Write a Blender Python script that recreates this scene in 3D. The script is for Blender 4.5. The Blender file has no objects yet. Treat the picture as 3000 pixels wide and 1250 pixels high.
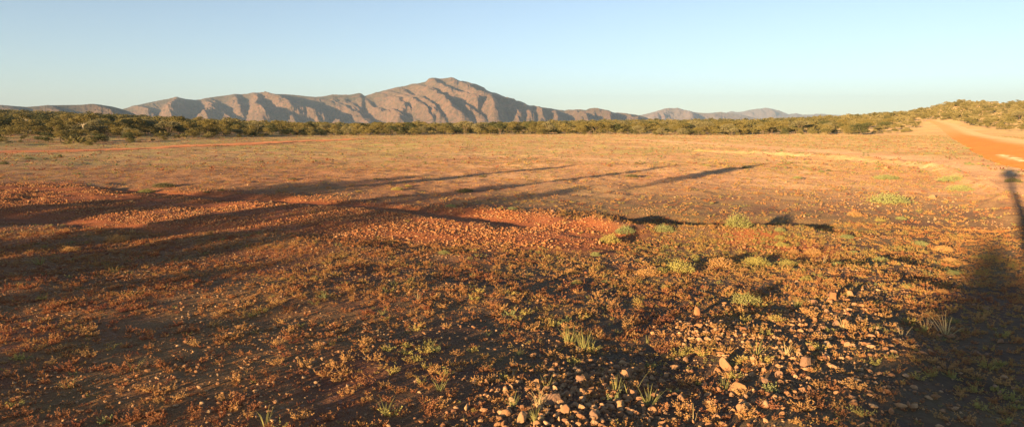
import bpy, math, random
import numpy as np
R = math.radians
random.seed(7)
rng = np.random.default_rng(11)
C = bpy.context.scene.collection

# ---------------------------------------------------------------- camera model
F = 1955.0                      # focal length in photo pixels (photo 3000 wide)
HZ = 366.0                      # horizon row
PITCH = math.atan((625 - HZ) / F)
CAM_H = 2.4
SUN_EL = R(6.2)
SUN_AZ = R(35.9)                # direction shadows run, right of the view axis
cp, sp = math.cos(PITCH), math.sin(PITCH)

def ray(px, py):
    u = np.asarray(px, float) - 1500.0
    v = 625.0 - np.asarray(py, float)
    dx = u; dy = F * cp + v * sp; dz = -F * sp + v * cp
    return dx / dy, dz / dy      # X/Y and (Z-h)/Y

def proj(x, y, z):
    z = z - CAM_H
    fw = y * cp - z * sp
    up = y * sp + z * cp
    return 1500 + F * x / fw, 625 - F * up / fw

def px_of(x, y):                 # column of a ground azimuth
    return 1500 + 1972.0 * x / y

# ---------------------------------------------------------------- noise
_perm = np.random.default_rng(3).permutation(4096)
_ang = np.random.default_rng(4).random(4096) * 2 * np.pi
def perlin(x, y, seed=0):
    x = np.asarray(x, float); y = np.asarray(y, float)
    xi = np.floor(x).astype(np.int64); yi = np.floor(y).astype(np.int64)
    xf = x - xi; yf = y - yi
    def g(ix, iy, fx, fy):
        h = _perm[(_perm[(ix + seed * 57) & 4095] + iy) & 4095]
        a = _ang[h]
        return np.cos(a) * fx + np.sin(a) * fy
    u = xf * xf * xf * (xf * (xf * 6 - 15) + 10); v = yf * yf * yf * (yf * (yf * 6 - 15) + 10)
    a = g(xi, yi, xf, yf); b = g(xi + 1, yi, xf - 1, yf)
    c = g(xi, yi + 1, xf, yf - 1); d = g(xi + 1, yi + 1, xf - 1, yf - 1)
    return ((a + (b - a) * u) + ((c + (d - c) * u) - (a + (b - a) * u)) * v) * 1.5
def fbm(x, y, o=4, seed=0, gain=.5):
    s = 0; a = 1; t = 0
    for k in range(o):
        s = s + a * perlin(x * 2 ** k, y * 2 ** k, seed + k * 13); t += a; a *= gain
    return s / t
def ridged(x, y, o=4, seed=0):
    s = 0; a = 1; t = 0
    for k in range(o):
        s = s + a * (1 - np.abs(perlin(x * 2 ** k, y * 2 ** k, seed + k * 17)) * 2); t += a; a *= .5
    return s / t
def sstep(a, b, x):
    t = np.clip((x - a) / (b - a), 0, 1); return t * t * (3 - 2 * t)

# ---------------------------------------------------------------- macro terrain
GX = [-900, 0, 150, 300, 400, 500, 600, 700, 800, 900, 1000, 1400, 1650, 1800, 2000, 2200, 2400, 2572, 2650, 2697, 2728, 2774, 2805, 2867, 2914, 2945, 2970, 3000, 3800]
GY = [330, 336, 341, 346, 350, 356, 361, 365, 368, 371, 373, 373, 366, 362, 361, 359, 351, 339, 332, 325, 317, 305, 299, 300, 304, 305, 301, 301, 306]
GC = 550.0
_, _ge = ray(np.array(GX), np.array(GY))
GH = CAM_H + GC * _ge
def macro(x, y):
    x = np.asarray(x, float); y = np.asarray(y, float)
    ys = np.maximum(y, 20.0)
    a = px_of(x, ys)
    c = np.interp(a, GX, GH)
    left = 1 - sstep(500, 1300, a)
    y0 = 130 - 60 * left
    s = sstep(y0, GC, y) * .55 + .45 * np.clip((y - y0) / (GC - y0), 0, 1) ** (1.6 - .9 * left)
    s = s * (1 - .8 * sstep(600, 1500, y))
    und = fbm(x / 60, y / 60, 3, 5) * .9 * sstep(170, 420, y) + fbm(x / 22, y / 22, 2, 8) * .14 * sstep(30, 70, y)
    q = np.maximum(y, -3)
    pad = .06 * 1.2 * np.logaddexp(0, (12.5 - q) / 1.2)
    return c * s + und + pad

def at(px, py, fn=None):
    """world point where the ray through a photo pixel meets the ground"""
    fn = fn or macro
    px = np.atleast_1d(np.asarray(px, float)); py = np.atleast_1d(np.asarray(py, float))
    tx, tz = ray(px, py)
    ys = np.geomspace(2.0, 1200, 1500)
    Y = np.broadcast_to(ys, (len(px), len(ys)))
    X = Y * tx[:, None]; Z = CAM_H + Y * tz[:, None]
    hit = Z <= fn(X, Y)
    k = np.where(hit.any(1), hit.argmax(1), len(ys) - 1)
    y = ys[k]
    lo = ys[np.maximum(k - 1, 0)]; hi = y.copy()
    for _ in range(14):
        m = (lo + hi) / 2
        below = CAM_H + m * tz <= fn(m * tx, m)
        hi = np.where(below, m, hi); lo = np.where(below, lo, m)
    return np.stack([hi * tx, hi], 1)

def seg_dist(x, y, P):
    """distance to polyline P (n,2) and the signed side"""
    best = np.full(np.shape(x), 1e9); side = np.zeros(np.shape(x))
    for (x0, y0), (x1, y1) in zip(P[:-1], P[1:]):
        dx, dy = x1 - x0, y1 - y0; L2 = dx * dx + dy * dy + 1e-9
        t = np.clip(((x - x0) * dx + (y - y0) * dy) / L2, 0, 1)
        qx, qy = x - (x0 + t * dx), y - (y0 + t * dy)
        d = np.sqrt(qx * qx + qy * qy)
        m = d < best
        best = np.where(m, d, best); side = np.where(m, np.sign(dx * qy - dy * qx), side)
    return best, side
def inside(x, y, P):
    c = np.zeros(np.shape(x), bool); n = len(P)
    for i in range(n):
        x0, y0 = P[i]; x1, y1 = P[(i + 1) % n]
        if y0 == y1: continue
        k = ((y0 > y) != (y1 > y)) & (x < (x1 - x0) * (y - y0) / (y1 - y0) + x0)
        c ^= k
    return c
def soft_poly(x, y, P, w):
    d, _ = seg_dist(x, y, np.vstack([P, P[:1]]))
    s = np.where(inside(x, y, P), d, -d)
    return sstep(-w, w, s)
def W(pts):
    p = np.array(pts, float); return at(p[:, 0], p[:, 1])

# zones, given where they lie on the ground
GRAVEL = W([(-200, 548), (150, 540), (420, 556), (700, 566), (1000, 592), (1300, 620), (1560, 622), (1700, 650), (1860, 690),
            (1800, 742), (1500, 728), (1150, 705), (900, 700), (640, 690), (420, 672), (150, 645), (-200, 640)])
GRAVEL2 = W([(2130, 690), (2330, 700), (2500, 745), (2420, 775), (2250, 745), (2110, 712)])
PILE_A = W([(1500, 1290), (1560, 1150), (1690, 1085), (1850, 1060), (1930, 1110), (1850, 1190), (1880, 1290)])
PILE_B = W([(2130, 1300), (2200, 1150), (2260, 1040), (2330, 970), (2420, 900), (2520, 895), (2500, 960), (2480, 1050), (2460, 1150), (2500, 1300)])
PILE_C = W([(2000, 960), (2080, 930), (2160, 950), (2180, 1010), (2100, 1020), (2010, 1000)])
STONY = W([(2250, 455), (2480, 462), (2700, 484), (2860, 535), (2950, 610), (2900, 660), (2700, 640), (2480, 640), (2420, 560), (2400, 500)])
RUT = W([(300, 548), (480, 563), (650, 577), (850, 592), (1000, 603), (1200, 622), (1400, 645), (1520, 660)])
RUTW = W([(-50, 627), (180, 645), (420, 668), (640, 672)])
RIDGE1 = W([(250, 566), (430, 580), (640, 596), (850, 613), (1000, 625), (1200, 645), (1400, 668)])
RIDGE2 = W([(-100, 596), (200, 606), (500, 628), (800, 650), (1100, 672), (1400, 700)])
RIDGE3 = W([(600, 563), (900, 580), (1100, 600), (1300, 618), (1600, 640)])
SPINE = W([(2330, 1300), (2370, 1150), (2400, 1050), (2430, 960), (2500, 880), (2600, 800)])
WINDROW = W([(2050, 443), (2300, 455), (2500, 468), (2650, 480), (2750, 497), (2830, 522), (2880, 548), (2930, 590), (2960, 630), (3040, 700)])
TRACK = W([(1850, 409), (2150, 425), (2400, 444), (2600, 455), (2780, 480), (2900, 510), (2990, 560)])
FARTRACK = W([(-300, 452), (0, 446), (200, 442), (450, 434), (700, 424), (900, 414), (1050, 408)])
RIDGE4 = W([(1780, 668), (1900, 682), (2050, 688), (2200, 690), (2330, 688)])
HOLLOW = W([(1850, 630), (2000, 640), (2150, 648), (2330, 650)])
BAND = W([(2600, 500), (1900, 560), (1400, 620)])
MOUND_L = W([(560, 706), (820, 722), (1100, 735), (1400, 748)])
road_L = W([(2712, 354.5), (2732, 361), (2752, 372), (2777, 395), (2810, 418), (2852, 446), (2885, 466), (2930, 481), (2975, 492), (3040, 508), (3120, 532)])
road_R = W([(2742, 353), (2775, 359), (2810, 368), (2840, 378), (2866, 388), (2905, 398), (2950, 404), (3000, 410), (3060, 416), (3150, 424), (3300, 436)])
ROAD = np.vstack([road_L, road_R[::-1]])

def terrain(x, y, full=True):
    x = np.asarray(x, float); y = np.asarray(y, float)
    z = macro(x, y)
    r = np.hypot(x, y)
    near = 1 - sstep(90, 160, r)
    rd = soft_poly(x, y, ROAD, 1.5)
    m = near * (1 - rd)
    ff = sstep(15, 26, r) * (1 - rd) * (1 - sstep(330, 600, r))
    z = z + ff * (fbm(x / .8, y / .8, 2, 101) * .045 * (1 - sstep(70, 130, r)) + fbm(x / 2.1, y / 2.1, 2, 111) * .05 * (1 - sstep(150, 260, r)) + fbm(x / 5, y / 5, 2, 121) * .07 * sstep(25, 60, r))
    z = z + m * (fbm(x / 7, y / 7, 2, 21) * .11 + fbm(x / 1.9, y / 1.9, 3, 31) * .05 + fbm(x / .42, y / .42, 2, 41) * .012)
    if full:
        k = (r < 60)
        g = np.zeros(np.shape(x))
        g1 = soft_poly(x, y, GRAVEL, .9)
        z = z + g1 * (.03 + .03 * ridged(x / 1.6, y / 1.6, 2, 51))
        def berm(P, h, w, cut=0):
            d, s = seg_dist(x + .35 * perlin(x / 1.3, y / 1.3, 61), y + .35 * perlin(x / 1.3, y / 1.3, 71), P)
            return h * np.exp(-(d / w) ** 2)
        z = z + berm(RIDGE1, .03, .40) + berm(RIDGE2, .02, .5) + berm(RIDGE3, .02, .35) + berm(RIDGE4, .20, .55) - berm(HOLLOW, .20, .9) - berm(RUT, .10, .6) - berm(RUTW, .10, .5)
        z = z + berm(SPINE, .15, .75) + berm(WINDROW, .22, .45) * (1 + .5 * perlin(x / .8, y / .8, 5)) - berm(TRACK, .05, 1.2)
        z = z + soft_poly(x, y, PILE_A, .6) * .04 + soft_poly(x, y, PILE_C, .5) * .03 + berm(MOUND_L, .06, .7)
    return z

# ---------------------------------------------------------------- materials
def mat(name):
    m = bpy.data.materials.new(name); m.use_nodes = True
    nt = m.node_tree; nt.nodes.clear()
    out = nt.nodes.new('ShaderNodeOutputMaterial'); b = nt.nodes.new('ShaderNodeBsdfPrincipled')
    nt.links.new(b.outputs[0], out.inputs[0])
    b.inputs['Roughness'].default_value = .9
    b.inputs['Specular IOR Level'].default_value = .15
    b.inputs['Diffuse Roughness'].default_value = .8 if name == 'red_earth' else .6 if 'rock' in name or 'dirt' in name else 1.0
    return m, nt, b
def N(nt, t, **kw):
    n = nt.nodes.new(t)
    for k, v in kw.items():
        if k.startswith('i_'): n.inputs[k[2:].replace('_', ' ')].default_value = v
        else: setattr(n, k, v)
    return n
def noise(nt, scale, detail=4, rough=.55, vec=None, stretch=None):
    g = N(nt, 'ShaderNodeNewGeometry') if vec is None else None
    v = g.outputs['Position'] if vec is None else vec
    if stretch:
        mp = N(nt, 'ShaderNodeMapping'); mp.inputs['Scale'].default_value = stretch
        nt.links.new(v, mp.inputs[0]); v = mp.outputs[0]
    n = N(nt, 'ShaderNodeTexNoise'); n.inputs['Scale'].default_value = scale
    n.inputs['Detail'].default_value = detail; n.inputs['Roughness'].default_value = rough
    nt.links.new(v, n.inputs['Vector'])
    return n.outputs['Fac']
def ramp(nt, fac, stops):
    r = N(nt, 'ShaderNodeValToRGB'); e = r.color_ramp.elements
    while len(e) < len(stops): e.new(.5)
    for el, (p, c) in zip(e, stops):
        el.position = p; el.color = (*c, 1) if len(c) == 3 else c
    nt.links.new(fac, r.inputs[0]); return r.outputs[0]
def mix(nt, f, a, b, mode='MIX'):
    m = N(nt, 'ShaderNodeMix', data_type='RGBA', blend_type=mode)
    for i, s in ((0, f), (6, a), (7, b)):
        if hasattr(s, 'is_linked'): nt.links.new(s, m.inputs[i])
        else: m.inputs[i].default_value = s if i == 0 else (*s, 1)
    return m.outputs[2]
def mth(nt, op, a, b=0.0, clamp=False):
    m = N(nt, 'ShaderNodeMath', operation=op, use_clamp=clamp)
    for i, s in ((0, a), (1, b)):
        if hasattr(s, 'is_linked'): nt.links.new(s, m.inputs[i])
        else: m.inputs[i].default_value = s
    return m.outputs[0]
def attr(nt, name):
    a = N(nt, 'ShaderNodeAttribute'); a.attribute_name = name; return a.outputs['Fac']
def bump(nt, b, h, dist, strength=1.0):
    n = N(nt, 'ShaderNodeBump'); n.inputs['Distance'].default_value = dist; n.inputs['Strength'].default_value = strength
    nt.links.new(h, n.inputs['Height']); nt.links.new(n.outputs[0], b.inputs['Normal'])

def sharp(nt, f, lo, hi):
    m = N(nt, 'ShaderNodeMapRange', clamp=True); m.inputs[1].default_value = lo; m.inputs[2].default_value = hi
    nt.links.new(f, m.inputs[0]); return m.outputs[0]

# ground
mg, nt, b = mat('red_earth')
c = ramp(nt, noise(nt, .35, 6), [(.35, (.075, .043, .034)), (.5, (.105, .06, .043)), (.65, (.15, .085, .058))])  # near soil made extra dark, foreground shade put into its colour
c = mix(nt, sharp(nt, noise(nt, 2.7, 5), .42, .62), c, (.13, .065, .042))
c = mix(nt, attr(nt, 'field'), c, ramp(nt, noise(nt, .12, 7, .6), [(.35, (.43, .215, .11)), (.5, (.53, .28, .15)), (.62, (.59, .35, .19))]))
c = mix(nt, attr(nt, 'red'), c, ramp(nt, noise(nt, .8, 5), [(.35, (.24, .075, .03)), (.6, (.33, .115, .045))]))
gr = mth(nt, 'MULTIPLY', attr(nt, 'grass'), sharp(nt, noise(nt, .45, 8, .75), .40, .56))
c = mix(nt, gr, c, ramp(nt, noise(nt, 9, 3), [(.35, (.29, .25, .07)), (.65, (.47, .39, .14))]))
c = mix(nt, attr(nt, 'pale'), c, (.68, .46, .26))
peb = N(nt, 'ShaderNodeTexVoronoi'); peb.inputs['Scale'].default_value = 15
pg = N(nt, 'ShaderNodeNewGeometry'); nt.links.new(pg.outputs['Position'], peb.inputs['Vector'])
spk = mth(nt, 'MULTIPLY', sharp(nt, peb.outputs['Distance'], .32, .2), sharp(nt, noise(nt, 1.3, 3), .45, .6))
pc = N(nt, 'ShaderNodeHueSaturation'); nt.links.new(c, pc.inputs['Color']); pc.inputs['Value'].default_value = 1.45; pc.inputs['Saturation'].default_value = .85
c = mix(nt, spk, c, pc.outputs[0])
nt.links.new(c, b.inputs['Base Color'])
hh = mth(nt, 'ADD', noise(nt, 14, 5, .65), mth(nt, 'MULTIPLY', spk, .25))
hh = mth(nt, 'ADD', hh, mth(nt, 'MULTIPLY', noise(nt, 3.2, 6, .7), mth(nt, 'MULTIPLY', attr(nt, 'field'), 2.5)))
bump(nt, b, hh, .045, 1.0)
M_ground = mg

# road
M_road, nt, b = mat('graded_dirt')
c = ramp(nt, noise(nt, .5, 6), [(.3, (.50, .29, .14)), (.7, (.57, .35, .19))])
c = mix(nt, attr(nt, 'bank'), c, ramp(nt, noise(nt, .9, 5), [(.3, (.42, .145, .028)), (.7, (.50, .195, .042))]))
c = mix(nt, attr(nt, 'chalk'), c, (.70, .56, .36))
nt.links.new(c, b.inputs['Base Color']); bump(nt, b, noise(nt, 6, 5), .04, .6)

M_track, nt, b = mat('red_track_dirt')
nt.links.new(ramp(nt, noise(nt, .5, 6), [(.3, (.42, .15, .06)), (.7, (.50, .21, .09))]), b.inputs['Base Color'])
bump(nt, b, noise(nt, 4, 5), .04, .6)

def stone_mat(name, stops, extra=None):
    m, nt, b = mat(name)
    oi = N(nt, 'ShaderNodeObjectInfo')
    f = mth(nt, 'FRACT', mth(nt, 'ADD', attr(nt, 'tint'), oi.outputs['Random']))
    c = ramp(nt, f, stops)
    tc = N(nt, 'ShaderNodeTexCoord')
    c = mix(nt, mth(nt, 'MULTIPLY', sharp(nt, noise(nt, 25, 5), .4, .65), .55), c, (.30, .14, .07))
    nt.links.new(c, b.inputs['Base Color']); b.inputs['Roughness'].default_value = .8
    bump(nt, b, noise(nt, 60, 5), .006, .7)
    return m
M_gravel = stone_mat('ironstone_gravel', [(0, (.30, .15, .07)), (.35, (.42, .23, .11)), (.7, (.52, .34, .18)), (1, (.24, .11, .06))])
M_redgravel = stone_mat('red_gravel', [(0, (.26, .09, .04)), (.25, (.50, .22, .075)), (.5, (.34, .12, .045)), (.75, (.56, .32, .14)), (1, (.22, .075, .04))])
M_rock = stone_mat('weathered_rock', [(0, (.36, .165, .07)), (.3, (.44, .24, .11)), (.6, (.26, .155, .10)), (1, (.44, .27, .13))])

def leaf_mat(name, stops, rnd=.0, trans=.25):
    m, nt, b = mat(name)
    oi = N(nt, 'ShaderNodeObjectInfo')
    f = mth(nt, 'ADD', attr(nt, 'tint'), mth(nt, 'MULTIPLY', oi.outputs['Random'], rnd))
    nt.links.new(ramp(nt, f, stops), b.inputs['Base Color'])
    b.inputs['Roughness'].default_value = .75
    c = nt.nodes[-1]
    tr = N(nt, 'ShaderNodeBsdfTranslucent'); ms = N(nt, 'ShaderNodeMixShader'); ms.inputs[0].default_value = trans
    nt.links.new(b.inputs['Base Color'].links[0].from_socket, tr.inputs['Color'])
    nt.links.new(b.outputs[0], ms.inputs[1]); nt.links.new(tr.outputs[0], ms.inputs[2])
    out = [n for n in nt.nodes if n.type == 'OUTPUT_MATERIAL'][0]
    nt.links.new(ms.outputs[0], out.inputs[0])
    return m
# herbs: tint 0 wine red -> rust -> amber -> yellow green -> grey green
HERB = [(0, (.22, .07, .045)), (.2, (.36, .135, .06)), (.48, (.48, .235, .09)), (.74, (.50, .31, .10)), (.9, (.36, .30, .09)), (1, (.20, .21, .09))]
M_herb = leaf_mat('herb_mixed', HERB)
def const_leaf(name, a, b_, rnd=1.0, trans=.25): return leaf_mat(name, [(0, a), (1, b_)], rnd, trans)
M_h = [const_leaf('herb_rust', (.27, .10, .06), (.42, .19, .08)), const_leaf('herb_amber', (.46, .24, .10), (.55, .32, .12)),
       const_leaf('herb_yellow', (.52, .36, .11), (.42, .36, .11)), const_leaf('herb_green', (.26, .28, .12), (.34, .34, .13))]
M_grass = const_leaf('tuft_green', (.25, .25, .09), (.38, .34, .12), .6)
M_dry = const_leaf('tuft_straw', (.52, .40, .20), (.60, .46, .22), .6)
M_tree = [const_leaf('crown_olive', (.15, .13, .042), (.25, .195, .062), .8), const_leaf('crown_dark', (.07, .08, .032), (.12, .12, .045), .8),
          const_leaf('crown_grey', (.18, .16, .08), (.27, .23, .11), .8)]
M_wood = leaf_mat('scrub_mixed', [(0, (.07, .08, .033)), (.4, (.15, .13, .045)), (.75, (.23, .185, .063)), (1, (.29, .235, .10))])
M_bark, nt, b = mat('bark')
nt.links.new(ramp(nt, noise(nt, 3, 4), [(.3, (.14, .09, .06)), (.7, (.26, .19, .13))]), b.inputs['Base Color'])
M_pale, nt, b = mat('pale_bark')
nt.links.new(ramp(nt, noise(nt, 2, 4), [(.3, (.55, .45, .33)), (.7, (.72, .62, .48))]), b.inputs['Base Color'])

def hill_mat(name, lit, dark, scale=1.0):  # first colour pair is the bare rock, dark is the scrub
    m, nt, b = mat(name)
    c = ramp(nt, noise(nt, .006 * scale, 8, .6), [(.35, lit[0]), (.6, lit[1])])
    # spinifex and scrub speckle, denser on the crests
    c = mix(nt, mth(nt, 'MULTIPLY', sharp(nt, noise(nt, .055 * scale, 6, .75), .46, .56), .75), c, dark)
    c = mix(nt, mth(nt, 'MULTIPLY', attr(nt, 'veg'), sharp(nt, noise(nt, .02 * scale, 7, .7), .36, .55)), c, dark)
    c = mix(nt, mth(nt, 'MULTIPLY', sharp(nt, noise(nt, .03 * scale, 6, .7, stretch=(.35, .35, 2.2)), .55, .64), .6), c, (.25, .12, .075))
    nt.links.new(c, b.inputs['Base Color'])
    bump(nt, b, noise(nt, .03 * scale, 8, .7), 14 / scale, .35)
    return m
M_mtn = hill_mat('range_rock', ((.17, .105, .07), (.26, .155, .105)), (.08, .072, .045))  # scrub colour darkened to deepen the shading contrast of the slopes
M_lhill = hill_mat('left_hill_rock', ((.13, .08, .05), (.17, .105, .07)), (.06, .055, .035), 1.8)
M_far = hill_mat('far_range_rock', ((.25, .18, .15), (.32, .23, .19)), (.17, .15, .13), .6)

# ---------------------------------------------------------------- mesh helpers
def mk(name, V, Fs, material, attrs=None, smooth=False):
    me = bpy.data.meshes.new(name)
    V = np.asarray(V, np.float32); Fs = np.asarray(Fs, np.int32)
    k = Fs.shape[1]
    me.vertices.add(len(V)); me.vertices.foreach_set('co', V.ravel())
    me.loops.add(Fs.size); me.loops.foreach_set('vertex_index', Fs.ravel())
    me.polygons.add(len(Fs)); me.polygons.foreach_set('loop_start', np.arange(0, Fs.size, k, dtype=np.int32))
    me.polygons.foreach_set('loop_total', np.full(len(Fs), k, np.int32))
    if smooth: me.polygons.foreach_set('use_smooth', np.ones(len(Fs), bool))
    me.update(calc_edges=True)
    for n, a in (attrs or {}).items():
        at_ = me.attributes.new(n, 'FLOAT', 'POINT'); at_.data.foreach_set('value', np.asarray(a, np.float32))
    me.materials.append(material)
    return me
def link(name, me, parent=None, kind=None, label=None, cat=None, group=None):
    o = bpy.data.objects.new(name, me); C.objects.link(o)
    if parent: o.parent = parent
    if kind: o['kind'] = kind
    if label: o['label'] = label
    if cat: o['category'] = cat
    if group: o['group'] = group
    return o
def grid_faces(nr, nc, wrap=False):
    r = np.arange(nr - 1)[:, None]; c = np.arange(nc if wrap else nc - 1)[None, :]
    c2 = (c + 1) % nc
    return np.stack([r * nc + c, r * nc + c2, (r + 1) * nc + c2, (r + 1) * nc + c], -1).reshape(-1, 4)
def scatter(V, Fs, tint, pos, scl, rot, toff, lean=None):
    """n copies of a small triangle mesh laid into one array; scl (n,) or (n,3)"""
    n = len(pos); k = len(V)
    scl = np.asarray(scl, float)
    if scl.ndim == 1: scl = np.repeat(scl[:, None], 3, 1)
    c, s = np.cos(rot)[:, None], np.sin(rot)[:, None]
    P = V[None] * scl[:, None, :]
    X = P[..., 0] * c - P[..., 1] * s; Yy = P[..., 0] * s + P[..., 1] * c
    out = (np.stack([X, Yy, P[..., 2]], -1) + pos[:, None, :]).astype(np.float32)
    FF = (Fs[None] + (np.arange(n) * k)[:, None, None]).reshape(-1, Fs.shape[1]).astype(np.int32)
    T = (tint[None] + toff[:, None]).ravel().astype(np.float32)
    return out.reshape(-1, 3), FF, T
def cat_parts(parts):
    o = 0; Vs, Fs, Ts = [], [], []
    for V, Fc, T in parts:
        Vs.append(V); Fs.append(Fc + o); Ts.append(T); o += len(V)
    return np.vstack(Vs), np.vstack(Fs), np.concatenate(Ts)

# ---------------------------------------------------------------- ground sheet
th = np.concatenate([np.arange(-46, 46, .22), np.arange(46, 60, 1.0), np.arange(60, 300, 5), np.arange(300, 314, 1.0)])
th = np.radians(th)
rr = np.concatenate([np.geomspace(.2, 3.4, 26)[:-1], np.geomspace(3.4, 85, 760)[:-1], np.geomspace(85, 240, 190)[:-1], np.geomspace(240, 700, 70)[:-1], np.geomspace(700, 30000, 40)])
TH, RR = np.meshgrid(th, rr)
gx = (np.sin(TH) * RR).ravel(); gy = (np.cos(TH) * RR).ravel()
gz = terrain(gx, gy)
gz = gz - sstep(900, 2500, np.hypot(gx, gy)) * 6
ppx, ppy = proj(gx, np.where(gy > 1, gy, 1), gz)
gd = np.hypot(gx, gy)
A_grav = soft_poly(gx, gy, GRAVEL, .5) + soft_poly(gx, gy, GRAVEL2, .4)
d_ft, _ = seg_dist(gx, gy, FARTRACK)
d_tr, _ = seg_dist(gx, gy, TRACK)
d_rut, _ = seg_dist(gx, gy, RUT)
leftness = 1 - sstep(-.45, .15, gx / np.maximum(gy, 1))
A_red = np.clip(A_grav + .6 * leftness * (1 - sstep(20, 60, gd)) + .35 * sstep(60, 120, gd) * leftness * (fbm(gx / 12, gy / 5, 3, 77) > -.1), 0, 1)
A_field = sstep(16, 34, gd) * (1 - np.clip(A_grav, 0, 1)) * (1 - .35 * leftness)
A_grass = (.62 * sstep(30, 70, gd) * (1 - sstep(600, 900, gd)) + .2) * (1 - np.clip(A_grav, 0, 1)) * (1 - np.exp(-(d_tr / 2.5) ** 2)) * (1 - np.exp(-(d_ft / 3) ** 2))
A_grass = A_grass * (.55 + .6 * sstep(-.3, .3, fbm(gx / 9, gy / 9, 3, 91)))
A_pale = .32 * np.exp(-(d_tr / 2.0) ** 2) + .12 * sstep(-.1, .3, fbm(gx / 14, gy / 9, 2, 17)) * sstep(25, 45, gd) * sstep(-.2, .3, gx / np.maximum(gy, 1))
for P_, w_ in (([(2860, 482), (2900, 484)], .35), ([(2870, 501), (2925, 500), (2960, 504), (3010, 509)], .6), ([(2935, 493), (2985, 497)], .4)):
    d_, _ = seg_dist(gx, gy, W(P_)); A_pale = np.maximum(A_pale, 1.3 * np.exp(-(d_ / w_) ** 2) * sstep(-.35, .15, fbm(gx / .7, gy / .9, 3, 15)))
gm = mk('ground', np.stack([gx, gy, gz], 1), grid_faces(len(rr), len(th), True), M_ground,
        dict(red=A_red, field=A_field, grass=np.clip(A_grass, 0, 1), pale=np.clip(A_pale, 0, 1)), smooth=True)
ground = link('ground', gm, kind='structure', label='red earth plain with scattered gravel and dry herbs')

# road ribbon
def resample(P, n):
    d = np.concatenate([[0], np.cumsum(np.hypot(*np.diff(P, axis=0).T))]); t = np.linspace(0, d[-1], n)
    return np.stack([np.interp(t, d, P[:, 0]), np.interp(t, d, P[:, 1])], 1)
n, k = 420, 90
Lp, Rp = resample(road_L, n), resample(road_R, n)
s = np.linspace(0, 1, k)
RP = Lp[:, None] * (1 - s[None, :, None]) + Rp[:, None] * s[None, :, None]
x, y = RP[..., 0].ravel(), RP[..., 1].ravel(); sv = np.tile(s, n)
z = terrain(x, y) + .05 + .07 * fbm(x / 1.3, y / 1.3, 3, 131) + .35 * np.sin(np.pi * np.clip(sv, 0, 1)) ** .7 * .8
z = np.where((sv == 0) | (sv == 1), terrain(x, y) - .05, z)
bank = np.clip(1 - sstep(.30, .62, sv + .06 * fbm(x / 5, y / 5, 2, 3)), 0, 1) * (1 - .5 * sstep(120, 240, np.hypot(x, y)))
bank = np.maximum(bank, .5 * sstep(.93, .98, sv))
ch1, _ = seg_dist(x, y, W([(2935, 460), (2960, 468), (2995, 479)]))
rutc = np.exp(-((sv - .55) / .035) ** 2) + np.exp(-((sv - .72) / .035) ** 2) + .6 * np.exp(-((sv - .9) / .02) ** 2)
bank = np.clip(bank + .25 * rutc * (.6 + fbm(x / 3, y / 6, 3, 4)) + .3 * np.clip(fbm(x / 4, y / 7, 4, 6), 0, 1), 0, 1)
chalk = .9 * np.exp(-(ch1 / .35) ** 2) * sstep(-.2, .2, fbm(x / .8, y / .8, 2, 9))
link('road', mk('road', np.stack([x, y, z], 1), grid_faces(n, k), M_road, dict(bank=bank, chalk=chalk), True),
     kind='structure', label='orange graded dirt road climbing past the scrubby hill')
# far red track on the left
Tp = resample(FARTRACK, 200); nrm = np.gradient(Tp, axis=0); nrm = np.stack([-nrm[:, 1], nrm[:, 0]], 1); nrm /= np.linalg.norm(nrm, axis=1)[:, None]
sv = np.linspace(-2.6, 2.6, 12)
P = Tp[:, None] + nrm[:, None] * sv[None, :, None]
x, y = P[..., 0].ravel(), P[..., 1].ravel()
z = terrain(x, y) + .035 + .06 * np.cos(np.tile(sv, 200) / 2.6 * 1.57); z = np.where(np.abs(np.tile(sv, 200)) > 2.5, z - .2, z)
link('track', mk('track', np.stack([x, y, z], 1), grid_faces(200, 12), M_track, smooth=True), kind='structure', label='dark red vehicle track below the wooded slope')
# chalky scrapes beside the road
print('ground done')

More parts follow.
